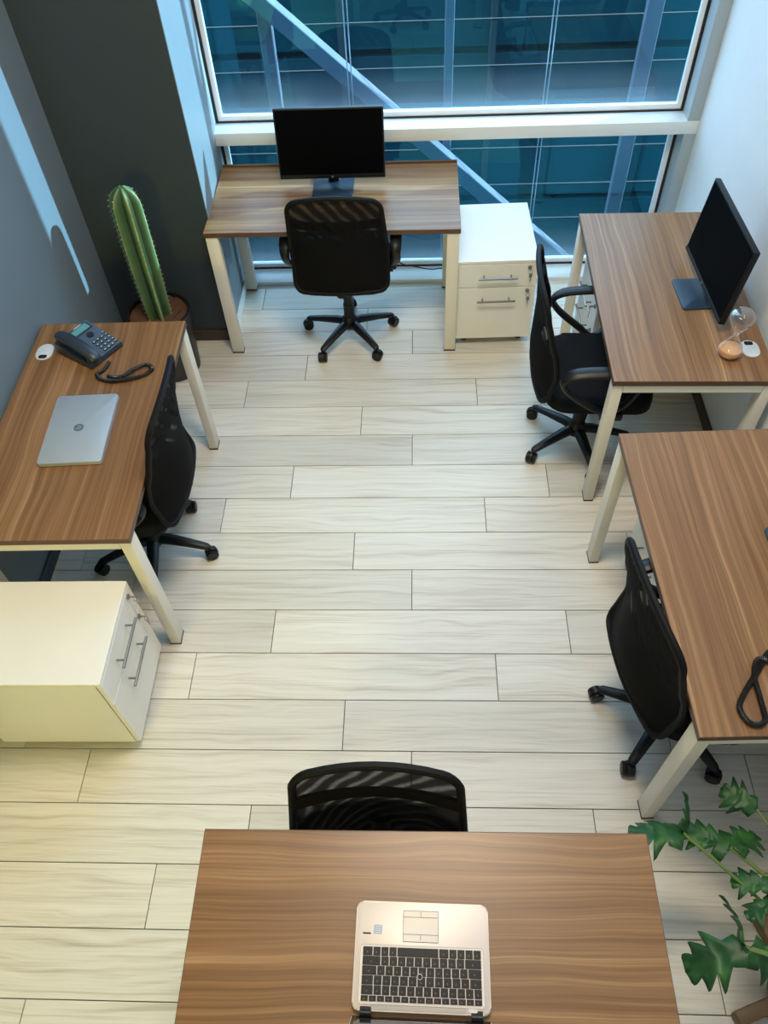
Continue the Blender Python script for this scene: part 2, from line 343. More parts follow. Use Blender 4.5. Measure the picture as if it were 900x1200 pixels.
# ------------------------------------------------------------------ window wall
mk('trim_1', box(B(), (0.18, 4.018, 0.8725), (2.46, 0.136, 0.065), 0.004, 2), 'frame', kind='structure')   # transom beam
mk('trim_2', box(B(), (0.18, 3.995, 0.011), (2.46, 0.13, 0.022), 0.003, 2), 'frame', kind='structure')       # floor sill
def window(name, z0, z1, x0=-1.045, x1=1.345):
    w = struct_empty(name)
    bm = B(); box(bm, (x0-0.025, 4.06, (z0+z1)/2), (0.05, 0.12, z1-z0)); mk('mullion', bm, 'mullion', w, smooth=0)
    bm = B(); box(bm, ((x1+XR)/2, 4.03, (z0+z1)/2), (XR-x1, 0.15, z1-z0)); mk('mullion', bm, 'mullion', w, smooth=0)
    def ring(name, off, wd, y0, y1, mat, offb, wb):
        bm = B(); a0, a1, c0, c1 = x0+off, x1-off, z0+offb, z1-off; ym, yd = (y0+y1)/2, y1-y0
        box(bm, (a0+wd/2, ym, (c0+c1)/2), (wd, yd, c1-c0)); box(bm, (a1-wd/2, ym, (c0+c1)/2), (wd, yd, c1-c0))
        box(bm, ((a0+a1)/2, ym, c0+wb/2), (a1-a0-2*wd, yd, wb)); box(bm, ((a0+a1)/2, ym, c1-wd/2), (a1-a0-2*wd, yd, wd))
        mk(name, bm, mat, w, smooth=0)
    g, b = 0.013, 0.022
    ring('gasket', 0, g, 4.062, 4.084, 'rubber', 0, 0.007); ring('glazing_bead', g, b, 4.072, 4.1, 'bead', 0.007, 0.024)
    bm = B(); gx0, gx1, gz0, gz1 = x0+g+b-0.006, x1-g-b+0.006, z0+0.025, z1-g-b+0.006
    box(bm, ((gx0+gx1)/2, 0, (gz1-gz0)/2), (gx1-gx0, 0.0004, gz1-gz0))
    for f in [f for f in bm.faces if abs(f.normal.y) < 0.5 or f.normal.y > 0.5]: bm.faces.remove(f)
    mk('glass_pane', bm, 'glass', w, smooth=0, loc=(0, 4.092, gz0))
    return w
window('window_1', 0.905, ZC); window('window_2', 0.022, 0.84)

# ------------------------------------------------------------------ outside, beyond the glass
OY = 4.62
def bar_between(bm, a, b, w, d):
    a, b = Vector(a), Vector(b); dv = b-a; L = dv.length; ang = math.atan2(dv.z, dv.x)
    box(bm, (0, 0, 0), (L, d, w), 0.004, 1, mat=T(*((a+b)/2)) @ RY(-ang))
bm = B(); bar_between(bm, (-2.2, OY, 2.50), (1.35, OY, -0.665), 0.085, 0.09)
tag(mk('steel_brace', bm, 'brace'), 'long pale steel diagonal brace crossing behind both window panes', 'brace')
bm = B(); bar_between(bm, (1.42, OY, 1.26), (-0.7, OY, 3.15), 0.06, 0.06)
tag(mk('steel_brace', bm, 'brace'), 'second pale steel brace tip in the upper corner of window by white wall', 'brace')
for x, w, lab in ((0.18, 0.05, 'pale steel upright outside the glass, straight above the low drawer unit'), (1.27, 0.085, 'wide pale steel upright outside the glass nearest the white wall'), (-0.83, 0.075, 'pale steel upright outside the glass nearest the dark wall')):
    tag(mk('steel_post', box(B(), (x, OY+0.1, 0.6), (w, 0.06, 7.0), 0.004, 1), 'brace'), lab, 'post', 'uprights outside the window')
for i, z in enumerate((1.10, 0.855, 0.61, 0.365, 0.12, -0.125)):
    lab = ['topmost thin rail crossing outside the upper window pane', 'second thin rail down, crossing outside the upper window pane', 'thin rail outside the glass hidden behind the window beam', 'third thin rail down, outside the lower window pane near its top', 'fourth thin rail down, outside the lower window pane', 'lowest thin rail outside the lower window pane'][i]
    tag(mk('horizontal_rail', box(B(), (0, OY+0.22, z-0.03), (9, 0.012, 0.010)), 'rail', smooth=0), lab, 'rail', 'thin rails outside the window')
for x, lab in ((-0.37, 'pair of thin steel wires outside the glass rising behind the black monitor'), (0.715, 'pair of thin steel wires outside the glass above the white drawer unit')):
    bm = B(); cyl(bm, (x-0.01, OY-0.1, -3), (x-0.01, OY-0.1, 4), 0.0035, 6); cyl(bm, (x+0.01, OY-0.1, -3), (x+0.01, OY-0.1, 4), 0.0035, 6)
    tag(mk('steel_cable', bm, 'wire'), lab, 'cable', 'wires outside the window')
ob = thing('opposite_building', 'dark teal glass building seen through the window beyond the steel brace', 'building', (0, 9.0, -6))
for i in range(-4, 5):
    for j in range(4):
        mk('facade_panel', box(B(), (i*1.6, 0.1, 1+j*1.7), (1.52, 0.1, 1.62)), 'facade', ob, smooth=0)
    mk('mullion', box(B(), (i*1.6+0.8, 0.06, 3.6), (0.07, 0.14, 7.2)), 'facade2', ob, smooth=0)
for nm, c, q in (('wall_outer_1', (0, 4.17, -3.1), (24, 0.1, 6.0)), ('wall_outer_2', (-6.9, 4.17, 3.5), (11.6, 0.1, 7.4)), ('wall_outer_3', (7.35, 4.17, 3.5), (11.6, 0.1, 7.4)), ('wall_outer_4', (0, 4.17, 5.9), (24, 0.1, 2.8))):
    mk(nm, box(B(), c, q), 'facade', kind='structure', smooth=0)
mk('backing_wall', box(B(), (0, 0.3, 3.6), (14.4, 0.2, 7.2)), 'facade', ob, smooth=0)
mk('street_ground', box(B(), (0, 15, -6.1), (60, 22, 0.2)), 'ground', kind='structure', smooth=0)

# ------------------------------------------------------------------ desks
def desk(label, loc, rz, w=1.2, d=0.6, grommet=None, lip=False):
    """local: length along X from 0..w, depth along Y from 0 (user side) to d"""
    t = thing('office_desk', label, 'desk', loc, rz, 'walnut desks with cream metal legs')
    bm = B(); box(bm, (w/2, d/2, 0.7275), (w, d, 0.025), 0.0012, 1)
    top = mk('tabletop', bm, 'walnut', t, smooth=0)
    bm = B()
    for (c, s) in (((w/2, -0.0004, 0.7273), (w, 0.0012, 0.0232)), ((w/2, d+0.0004, 0.7273), (w, 0.0012, 0.0232)), ((-0.0004, d/2, 0.7273), (0.0012, d, 0.0232)), ((w+0.0004, d/2, 0.7273), (0.0012, d, 0.0232))): box(bm, c, s)
    mk('edge_band', bm, 'edge', top, smooth=0)
    lw, ld = 0.06, 0.04
    for x in (0.004+lw/2, w-0.004-lw/2):
        for y in (0.004+ld/2, d-0.004-ld/2):
            lg = mk('leg', box(B(), (x, y, 0.36), (lw, ld, 0.708), 0.003, 2), 'cream', t)
            mk('foot_pad', box(B(), (x, y, 0.004), (lw+0.002, ld+0.002, 0.008)), 'pad', lg, smooth=0)
        mk('end_rail', box(B(), (x, d/2, 0.6945), (lw, d-0.09, 0.039), 0.002, 1), 'cream', t)
    for y in (d*0.68, d-0.07):
        mk('long_rail', box(B(), (w/2, y, 0.69), (w-0.13, 0.03, 0.045), 0.002, 1), 'cream', t)
    if lip: mk('cable_lip', box(B(), (w/2, d+0.008, 0.738), (w, 0.014, 0.02)), 'edge', t, smooth=0)
    if grommet:
        gx, gy = grommet
        g = mk('grommet', prism(B(), rrect(0.098, 0.068, 0.033, 8, gx, gy), 0.739, 0.7435, 0.0015, 2), 'grommet', t)
        mk('cable_slot', prism(B(), rrect(0.022, 0.034, 0.008, 4, gx-0.031, gy), 0.743, 0.7442), 'hole', g)
    return t
R_ = math.radians
def place_ref(x, y, rz, lx, ly):
    """location of the local origin so that local (lx, ly) falls on (x, y)"""
    c, s = math.cos(rz), math.sin(rz); return (x-(c*lx-s*ly), y-(s*lx+c*ly), 0)
a = R_(-0.24); desk('walnut desk with monitor standing against the window', place_ref(-1.023, 3.926, a, 0, 0.609), a, 1.229, 0.609, lip=True)
a = R_(-90-0.9); desk('walnut desk with hourglass and monitor against the white wall', place_ref(0.751, 2.256, a, 1.164, 0), a, 1.164, 0.62, grommet=(1.164-0.185, 0.555))
a = R_(-90+1.83); desk('walnut desk with coiled phone cord at its edge, nearest the leafy plant', place_ref(0.763, 0.841, a, 1.140, 0), a, 1.140, 0.6)
a = R_(90+0.89); desk('walnut desk with closed laptop and telephone by the slate wall', place_ref(-0.974, 1.515, a, 0, 0), a, 1.1485, 0.6175, grommet=(0.966, 0.556))
a = R_(180+0.15); desk('walnut desk with the open laptop in the foreground', place_ref(-0.559, 0.583, a, 1.131, 0), a, 1.131, 0.62)

# ------------------------------------------------------------------ chairs
EDGE = [(0.45, -0.225), (0.52, -0.197), (0.62, -0.180), (0.70, -0.192), (0.80, -0.222), (0.90, -0.245), (1.0, -0.265)]
MID = [(0.45, -0.245), (0.52, -0.266), (0.62, -0.273), (0.70, -0.270), (0.80, -0.266), (0.90, -0.272), (1.0, -0.288)]
def lerp_tab(tab, z):
    for (z0, y0), (z1, y1) in zip(tab, tab[1:]):
        if z <= z1: break
    k = (z-z0)/(z1-z0); k = k*k*(3-2*k)*0.5+k*0.5
    return y0+(y1-y0)*k
def back_y(u, z):   # backrest depth in chair space (forward = +Y): edges wrap forward at the lumbar curve
    k = min(1.0, (abs(u)/0.222))**2
    return lerp_tab(MID, z)*(1-k)+lerp_tab(EDGE, z)*k
BZ0, BZ1, BR = 0.462, 0.952, 0.042
def back_hw(z, z0=BZ0, z1=BZ1):
    w = 0.228 if z < 0.70 else 0.228-(z-0.70)/(z1-0.70)*0.018
    r = BR; e = 0
    if z > z1-r: e = z-(z1-r)
    if z < z0+r: e = (z0+r)-z
    return w - r + math.sqrt(max(r*r-e*e, 0))
def make_chair():
    t = thing('office_chair', '', 'chair', group='black mesh swivel chairs')
    # five-star base
    for k in range(5):
        bm = B(); tube(bm, [(0, 0.02, 0.098), (0, 0.07, 0.10), (0, 0.16, 0.088), (0, 0.238, 0.074), (0, 0.252, 0.07)], [0.028, 0.027, 0.022, 0.018, 0.012], 10, flat=(0.75, 1.0))
        cyl(bm, (0, 0.24, 0.05), (0, 0.24, 0.078), 0.011, 10)
        lg = mk('base_leg', bm, 'plastic', t); lg.rotation_euler = (0, 0, k*2*PI/5)
        bm = B(); m = T(0.0, 0.252, 0.027) @ RZ(0.6) @ RY(PI/2)
        for s in (-1, 1): lathe(bm, [(0.008, s*0.006), (0.024, s*0.006), (0.0268, s*0.010), (0.0268, s*0.020), (0.022, s*0.024), (0.0, s*0.024)], 18, m)
        lathe(bm, [(0.0, -0.007), (0.029, -0.007), (0.029, 0.007), (0, 0.007)], 16, T(0, 0, 0.004) @ m)
        mk('caster', bm, 'plastic', lg)
    mk('hub', lathe(B(), [(0.0, 0.066), (0.036, 0.066), (0.042, 0.09), (0.04, 0.125), (0.03, 0.14), (0, 0.14)], 20), 'plastic', t)
    bm = B(); lathe(bm, [(0.028, 0.13), (0.028, 0.22), (0.024, 0.225), (0.024, 0.30), (0.020, 0.305), (0.020, 0.39), (0, 0.39)], 16); mk('gas_lift', bm, 'plastic', t)
    bm = B(); box(bm, (0, 0, 0.398), (0.16, 0.22, 0.035), 0.012, 2); mech = mk('tilt_mechanism', bm, 'plastic', t)
    bm = B(); tube(bm, [(0.06, 0.02, 0.392), (0.2, 0.05, 0.385), (0.245, 0.055, 0.385)], [0.006, 0.006, 0.010], 8); mk('lever', bm, 'plastic', mech)
    # seat cushion
    bm = B(); prism(bm, rrect(0.465, 0.46, 0.10, 6, 0, 0.03), 0.418, 0.476, 0.022, 4)
    for v in bm.verts:
        if v.co.y > 0.12: v.co.z -= ((v.co.y-0.12)/0.15)**2*0.022
    mk('seat', bm, 'fabric', t)
    # spine between mechanism and backrest
    bm = B(); tube(bm, spline([(0, -0.05, 0.395), (0, -0.17, 0.40), (0, -0.228, 0.43), (0, -0.252, 0.50), (0, -0.257, 0.60)], 5), 0.016, 10, flat=(0.5, 1.8)); mk('back_support', bm, 'black', t)
    # backrest frame, mesh and cross bar
    z0, z1 = BZ0, BZ1; zs = [z0 + BR*(1-math.cos(PI/2*k/5)) for k in range(6)] + [z0+BR+(z1-z0-2*BR)*k/16 for k in range(1, 16)] + [z1-BR*(1-math.sin(PI/2*k/5)) for k in range(6)]
    left = [(-back_hw(z), z) for z in zs]; right = [(back_hw(z), z) for z in reversed(zs)]
    hb, ht = back_hw(z0), back_hw(z1)
    loop = left + [(-ht+2*ht*k/8, z1) for k in range(1, 8)] + right + [(hb-2*hb*k/8, z0) for k in range(1, 8)]
    bulge = lambda x, z: z + (0.034*(1-(x/0.215)**2) if z > z1-0.12 else 0)*max(0, (z-(z1-0.12))/0.12)
    bm = B(); tube(bm, [(x, back_y(x, z), bulge(x, z)) for x, z in loop], 0.0115, 8, closed=True); mk('back_frame', bm, 'black', t)
    bm = B(); rows = []
    for z in zs:
        hw = back_hw(z); rows.append([bm.verts.new((hw*(-1+2*k/14), back_y(hw*(-1+2*k/14), z)-0.003, bulge(hw*(-1+2*k/14), z))) for k in range(15)])
    for r0, r1 in zip(rows, rows[1:]):
        for k in range(14): bm.faces.new((r0[k], r0[k+1], r1[k+1], r1[k]))
    mk('back_mesh', bm, 'mesh', t)
    bm = B()
    for za, zb in ((0.815, 0.862),):
        ra, rb = [[bm.verts.new((x, back_y(x, z)+dy, z)) for x in [0.217*(-1+2*k/14) for k in range(15)]] for z, dy in ((za, 0.010), (zb, 0.010))], [[bm.verts.new((x, back_y(x, z)+dy, z)) for x in [0.217*(-1+2*k/14) for k in range(15)]] for z, dy in ((za, 0.0), (zb, 0.0))]
        for k in range(14):
            bm.faces.new((ra[0][k], ra[0][k+1], ra[1][k+1], ra[1][k])); bm.faces.new((rb[0][k], rb[1][k], rb[1][k+1], rb[0][k+1]))
            bm.faces.new((ra[0][k], rb[0][k], rb[0][k+1], ra[0][k+1])); bm.faces.new((ra[1][k], ra[1][k+1], rb[1][k+1], rb[1][k]))
        for k in (0, 14): bm.faces.new((ra[0][k], ra[1][k], rb[1][k], rb[0][k]))
    mk('cross_band', bm, 'black', t)
    # loop armrests
    for s in (-1, 1):
        pts = [(s*0.245, 0.04, 0.445), (s*0.262, -0.03, 0.49), (s*0.27, -0.125, 0.57), (s*0.27, -0.16, 0.63), (s*0.27, -0.12, 0.668), (s*0.27, -0.02, 0.682), (s*0.27, 0.10, 0.682), (s*0.27, 0.155, 0.66), (s*0.268, 0.15, 0.60), (s*0.258, 0.11, 0.50)]
        cl = spline(pts, 5, closed=True)
        bm = B(); tube(bm, cl, [0.016 + 0.005*max(0, min(1, (p.z-0.62)/0.05)) for p in cl], 12, closed=True, flat=(0.8, 1.4))
        box(bm, (s*0.235, 0.07, 0.425), (0.06, 0.10, 0.04), 0.01, 2); mk('armrest', bm, 'plastic', t)
    return t
chair0 = make_chair(); first = [True]
def place_chair(x, y, facing, base, label, lowered=1.0):
    t = chair0 if first[0] else dup(chair0); first[0] = False
    t.location = (x, y, 0); t.rotation_euler = (0, 0, R_(facing-90)); t['label'] = label; t.scale = (1, 1, lowered)
    k = 0
    for ch in t.children:
        if ch.name.startswith('base_leg'):
            ch.rotation_euler = (0, 0, R_(base - 90 - (facing-90) + 72*k)); k += 1
place_chair(-0.375, 3.455, 90, 20, 'black mesh swivel chair facing the window at the monitor desk')
place_chair(0.755, 2.635, -2, -6+72*2, 'black swivel chair seen side-on at the desk with the hourglass')
place_chair(0.905, 1.203, 9.7, 158, 'tilted black mesh swivel chair at desk with coiled phone cord')
place_chair(-1.165, 1.99, 180, -8, 'black swivel chair at the desk with the closed laptop')
place_chair(-0.112, 0.407, -90, 40, 'black chair tucked under the foreground desk, only its mesh back showing', 0.935)

# ------------------------------------------------------------------ drawer units
def cabinet(label, loc, rz):
    """local: front faces -Y, origin at the floor under the front left corner"""
    w, d, h = 0.40, 0.52, 0.53
    t = thing('drawer_unit', label, 'cabinet', loc, rz, 'white two-drawer units')
    bm = B(); z0 = 0.05
    box(bm, (0.008, d/2+0.01, (z0+h)/2-0.008), (0.016, d-0.02, h-z0-0.017)); box(bm, (w-0.008, d/2+0.01, (z0+h)/2-0.008), (0.016, d-0.02, h-z0-0.017))
    box(bm, (w/2, d-0.008, (z0+h)/2-0.008), (w-0.032, 0.016, h-z0-0.017)); box(bm, (w/2, d/2+0.002, z0+0.008), (w-0.032, d-0.036, 0.016))
    mk('carcass', bm, 'cab', t, smooth=0)
    mk('top_panel', box(B(), (w/2, d/2, h-0.008), (w, d, 0.016), 0.0015, 1), 'cab', t, smooth=0)
    for (za, zb) in ((0.378, h-0.019), (z0+0.002, 0.374)):
        dr = mk('drawer', box(B(), (w/2, 0.009, (za+zb)/2), (w-0.003, 0.018, zb-za), 0.0015, 1), 'cab', t, smooth=0)
        zc = zb-0.066
        bm = B(); cyl(bm, (w/2-0.098, -0.030, zc), (w/2+0.098, -0.030, zc), 0.0055, 10)
        for s in (-1, 1): cyl(bm, (w/2+s*0.068, -0.030, zc), (w/2+s*0.068, 0.001, zc), 0.0042, 8)
        mk('handle', bm, 'steel', dr)
        bm = B(); kz = zb-0.022; kx = w-0.042
        lathe(bm, [(0.0105, 0), (0.0105, 0.006), (0.008, 0.008), (0, 0.008)], 14, T(kx, 0, kz) @ RX(PI/2))
        mk('lock', bm, 'steel', dr)
        bm = B(); box(bm, (kx, -0.018, kz), (0.0025, 0.022, 0.010), 0.0008, 1)
        tube(bm, [(kx+0.012*math.cos(q), -0.026, kz-0.008+0.012*math.sin(q)) for q in [2*PI*i/12 for i in range(12)]], 0.0012, 6, closed=True)
        box(bm, (kx+0.003, -0.026, kz-0.032), (0.016, 0.002, 0.022), 0.0009, 1); box(bm, (kx+0.003, -0.026, kz-0.052), (0.005, 0.002, 0.022))
        mk('key', bm, 'steel', dr)
    for x in (0.05, w-0.05):
        for y in (0.06, d-0.06):
            bm = B(); lathe(bm, [(0.0, -0.014), (0.018, -0.014), (0.022, -0.010), (0.022, 0.010), (0.018, 0.014), (0, 0.014)], 14, T(x, y, 0.022) @ RY(PI/2)); box(bm, (x, y, 0.044), (0.03, 0.03, 0.01))
            mk('caster', bm, 'plastic', t)
    return t
cab0 = cabinet('white drawer unit beside the window desk, under the glass', (0.200, 3.352, 0), R_(1.5))
def cab_copy(label, loc, rz):
    c = dup(cab0); c.location = loc; c.rotation_euler = (0, 0, rz); c['label'] = label
cab_copy('white drawer unit standing clear at the end of the closed laptop desk', (-1.035, 1.085, 0), R_(90.5))
cab_copy('white drawer unit under the hourglass desk, mostly hidden', (0.835, 3.40, 0), R_(-90))
cab_copy('white drawer unit under the phone cord desk, behind the tilted chair', (0.868, 1.91, 0), R_(-88.2))

# ------------------------------------------------------------------ monitors
def monitor(label, loc, rz, base_mat='navy', tilt=8, base_off=0.0, lift=0.05):
    """local: screen faces -Y, origin on the desk under the neck"""
    t = thing('monitor', label, 'monitor', loc, rz, 'black desktop monitors')
    mk('stand_base', prism(B(), rrect(0.205, 0.20, 0.012, 4, base_off, 0.0), 0.0, 0.008, 0.002, 2), base_mat, t)
    bm = B(); tube(bm, [(0, 0.045, 0.006), (0, 0.048, 0.10), (0, 0.058, 0.22)], [0.03, 0.026, 0.024], 12, flat=(1.0, 0.5)); mk('stand_neck', bm, 'plastic', t)
    w, h = 0.527, 0.325; m = T(0, -0.01, lift) @ RX(R_(-tilt))
    hs = mk('housing', box(B(), (0, 0.012, h/2), (w, 0.024, h), 0.004, 2, mat=m), 'bezel', t)
    mk('rear_bulge', box(B(), (0, 0.03, h*0.45), (w*0.55, 0.02, h*0.55), 0.009, 2, mat=m), 'bezel', hs)
    mk('screen', box(B(), (0, 0.0, h/2+0.007), (w-0.016, 0.0016, h-0.03), mat=m), 'screen', t, smooth=0)
    mk('chin', box(B(), (0, -0.0015, 0.009), (w-0.004, 0.004, 0.016), 0.001, 1, mat=m), 'bezel', t)
    mk('emblem', lathe(B(), [(0.006, 0), (0.006, 0.0012), (0, 0.0012)], 16, m @ T(0, -0.0035, 0.009) @ RX(PI/2)), 'logo', t)
    return t
monitor('black monitor facing the room on the window desk', (-0.423, 3.715, 0.740), R_(0), tilt=9, lift=0.048)
monitor('black monitor seen edge-on beside the hourglass', (1.195, 2.785, 0.740), R_(-88), tilt=6, lift=0.05)
monitor('monitor standing on the desk with the coiled phone cord, only its base in view', (1.222, 1.447, 0.740), R_(-90), tilt=6, lift=0.05)

# ------------------------------------------------------------------ laptops
def hp_disc(name, m, r, parent):
    d = mk(name, lathe(B(), [(r, 0), (r, 0.0006), (0, 0.0006)], 28, m), 'logo', parent)
    bm = B(); s = r/10
    def bar(x0, y0, x1, y1, w=1.0):
        dx, dy = x1-x0, y1-y0; L = math.hypot(dx, dy)
        box(bm, (0, 0, 0), (L*s, w*s, 0.0004), mat=m @ T((x0+x1)/2*s, (y0+y1)/2*s, 0.0008) @ RZ(math.atan2(dy, dx)))
    bar(-5.5, -4.5, -1.6, 8.6); bar(-2.6, 2.2, 0.0, 2.2); bar(0.0, 2.2, -2.0, -4.5)        # h
    bar(3.2, 2.8, -0.6, -8.8); bar(2.6, 2.2, 5.4, 2.2); bar(5.4, 2.2, 3.6, -4.3); bar(3.6, -4.3, 0.8, -4.3)   # p
    mk('emblem_lettering', bm, 'silver', d, smooth=0)
t = thing('laptop', 'closed silver laptop on the desk with the telephone', 'laptop', (-1.274, 2.019, 0.740), R_(-90+3))
w, d = 0.352, 0.236
mk('base', prism(B(), rrect(w, d, 0.012, 5), 0.003, 0.010, 0.002, 1), 'silver', t)
mk('lid', prism(B(), rrect(w, d, 0.012, 5), 0.0105, 0.0185, 0.003, 2), 'silver', t)
hp_disc('emblem', T(0, 0.0, 0.0184) @ RZ(PI), 0.019, t)
bm = B()
for x in (-0.15, 0.15):
    for y in (-0.09, 0.09): lathe(bm, [(0.008, 0), (0.008, 0.004), (0, 0.004)], 10, T(x, y, 0))
mk('rubber_feet', bm, 'pad', t)
# open laptop: local +Y = hinge side; user side -Y
t = thing('laptop', 'open silver laptop with black keyboard on the foreground desk', 'laptop', (0.0015, 0.301, 0.740), R_(180-1.0))
w, d = 0.314, 0.226
mk('base', prism(B(), rrect(w, d, 0.016, 6), 0.003, 0.018, 0.004, 3), 'silver_w', t)
kb = mk('keyboard', prism(B(), rrect(0.287, 0.121, 0.008, 4, 0, 0.040), 0.0178, 0.0186, 0.0003, 1), 'silver_d', t)
bm = B(); prism(bm, rrect(0.285, 0.118, 0.007, 4, 0, 0.0405), 0.0186, 0.0188); 
mk('key_surround', prism(bm, rrect(0.279, 0.112, 0.006, 4, 0, 0.041), 0.0188, 0.0190), 'pale_key', kb)
keymesh = {}
def key(x, y, kw, kh):
    k = (round(kw, 4), round(kh, 4))
    if k not in keymesh:
        o = mk('key', box(B(), (0, 0, 0.0008), (kw, kh, 0.0022), 0.0005, 1), 'key', kb, smooth=0); keymesh[k] = o.data
    else:
        o = bpy.data.objects.new('key', keymesh[k]); C.objects.link(o); o.parent = kb
    o.location = (x, y, 0.0198)
rows = [ # y centre, height, widths from the user's left to right
 (-0.0060, 0.0178, [1, 1, 1, 1, 1.25, 5.2, 1, 1, 1, 1.3]),
 (0.0135, 0.0178, [2.0] + [1]*10 + [2.25]),
 (0.0330, 0.0178, [1.65] + [1]*11 + [1.85]),
 (0.0525, 0.0178, [1.4] + [1]*11 + [1.4]),
 (0.0720, 0.0178, [1]*13 + [1.5]),
 (0.0885, 0.0108, [1]*15)]
legends = B()
for (y, hgt, ws) in rows:
    tot = sum(ws); unit = 0.276/tot; x = -0.138
    for q in ws:
        if q < 3: box(legends, (x+q*unit*0.5+0.001, y+hgt*0.12, 0.02182), (0.0028, 0.0036, 0.0003))
        key(x+q*unit/2, y, q*unit-0.0022, hgt); x += q*unit
mk('key_legends', legends, 'legend_dim', kb, smooth=0, kind='stuff')
ps = mk('pointing_stick', lathe(B(), [(0.0042, 0), (0.0042, 0.003), (0.003, 0.0042), (0, 0.0042)], 14, T(0.004, 0.0428, 0.0208)), 'key', t)
mk('ring', tube(B(), [(0.004+0.0056*math.cos(q), 0.0428+0.0056*math.sin(q), 0.0222) for q in [2*PI*i/16 for i in range(16)]], 0.0009, 6, closed=True), 'pale_key', ps)
tp = mk('trackpad', prism(B(), rrect(0.082, 0.066, 0.004, 3, 0.003, -0.061), 0.0179, 0.0186, 0.0003, 1), 'pale_key', t)
bm = B()
for (c, s) in (((0.003, -0.0435, 0.0187), (0.083, 0.0008, 0.0006)), ((0.003, -0.0805, 0.0187), (0.083, 0.0008, 0.0006)), ((0.003, -0.0375, 0.0187), (0.0008, 0.012, 0.0006)), ((0.003, -0.087, 0.0187), (0.0008, 0.012, 0.0006)), ((-0.0385, -0.061, 0.0187), (0.0007, 0.066, 0.0006)), ((0.0445, -0.061, 0.0187), (0.0007, 0.066, 0.0006)), ((0.003, -0.0278, 0.0187), (0.083, 0.0007, 0.0006)), ((0.003, -0.0942, 0.0187), (0.083, 0.0007, 0.0006))): box(bm, c, s)
mk('button_gaps', bm, 'key', tp, smooth=0)
st = mk('sticker', box(B(), (0.104, -0.052, 0.0182), (0.019, 0.019, 0.0005)), 'sticker', t, smooth=0)
bm = B()
for i in range(4): box(bm, (0.104, -0.0585+i*0.0044, 0.0185), (0.014, 0.0016, 0.0003))
mk('sticker_lines', bm, 'sticker_w', st, smooth=0)
mk('label_strip', box(B(), (0.130, -0.043, 0.0182), (0.019, 0.0035, 0.0005)), 'key', t, smooth=0)
mk('speaker_bar', box(B(), (0.008, 0.1045, 0.0182), (0.215, 0.011, 0.0008), 0.0003, 1), 'silver_d', t, smooth=0)
mk('power_button', prism(B(), rrect(0.021, 0.008, 0.0038, 4, -0.116, 0.1045), 0.018, 0.0192, 0.0004, 1), 'pale_key', t)
for s in (-1, 1):
    bm = B(); cyl(bm, (s*0.125-0.013, 0.117, 0.014), (s*0.125+0.013, 0.117, 0.014), 0.0085, 14); box(bm, (s*0.125, 0.110, 0.0165), (0.026, 0.012, 0.005), 0.001, 1)
    mk('hinge', bm, 'plastic', t)
tl = R_(21); m = T(0, 0.121, 0.012) @ RX(-tl)
lid = mk('lid', box(B(), (0, 0.004, 0.110), (0.314, 0.007, 0.212), 0.003, 2, mat=m), 'silver_w', t)
mk('bezel', box(B(), (0, 0.0, 0.110), (0.308, 0.0015, 0.206), mat=m), 'gloss', lid, smooth=0)
mk('screen', box(B(), (0, -0.001, 0.112), (0.28, 0.001, 0.16), mat=m), 'gloss', t, smooth=0)

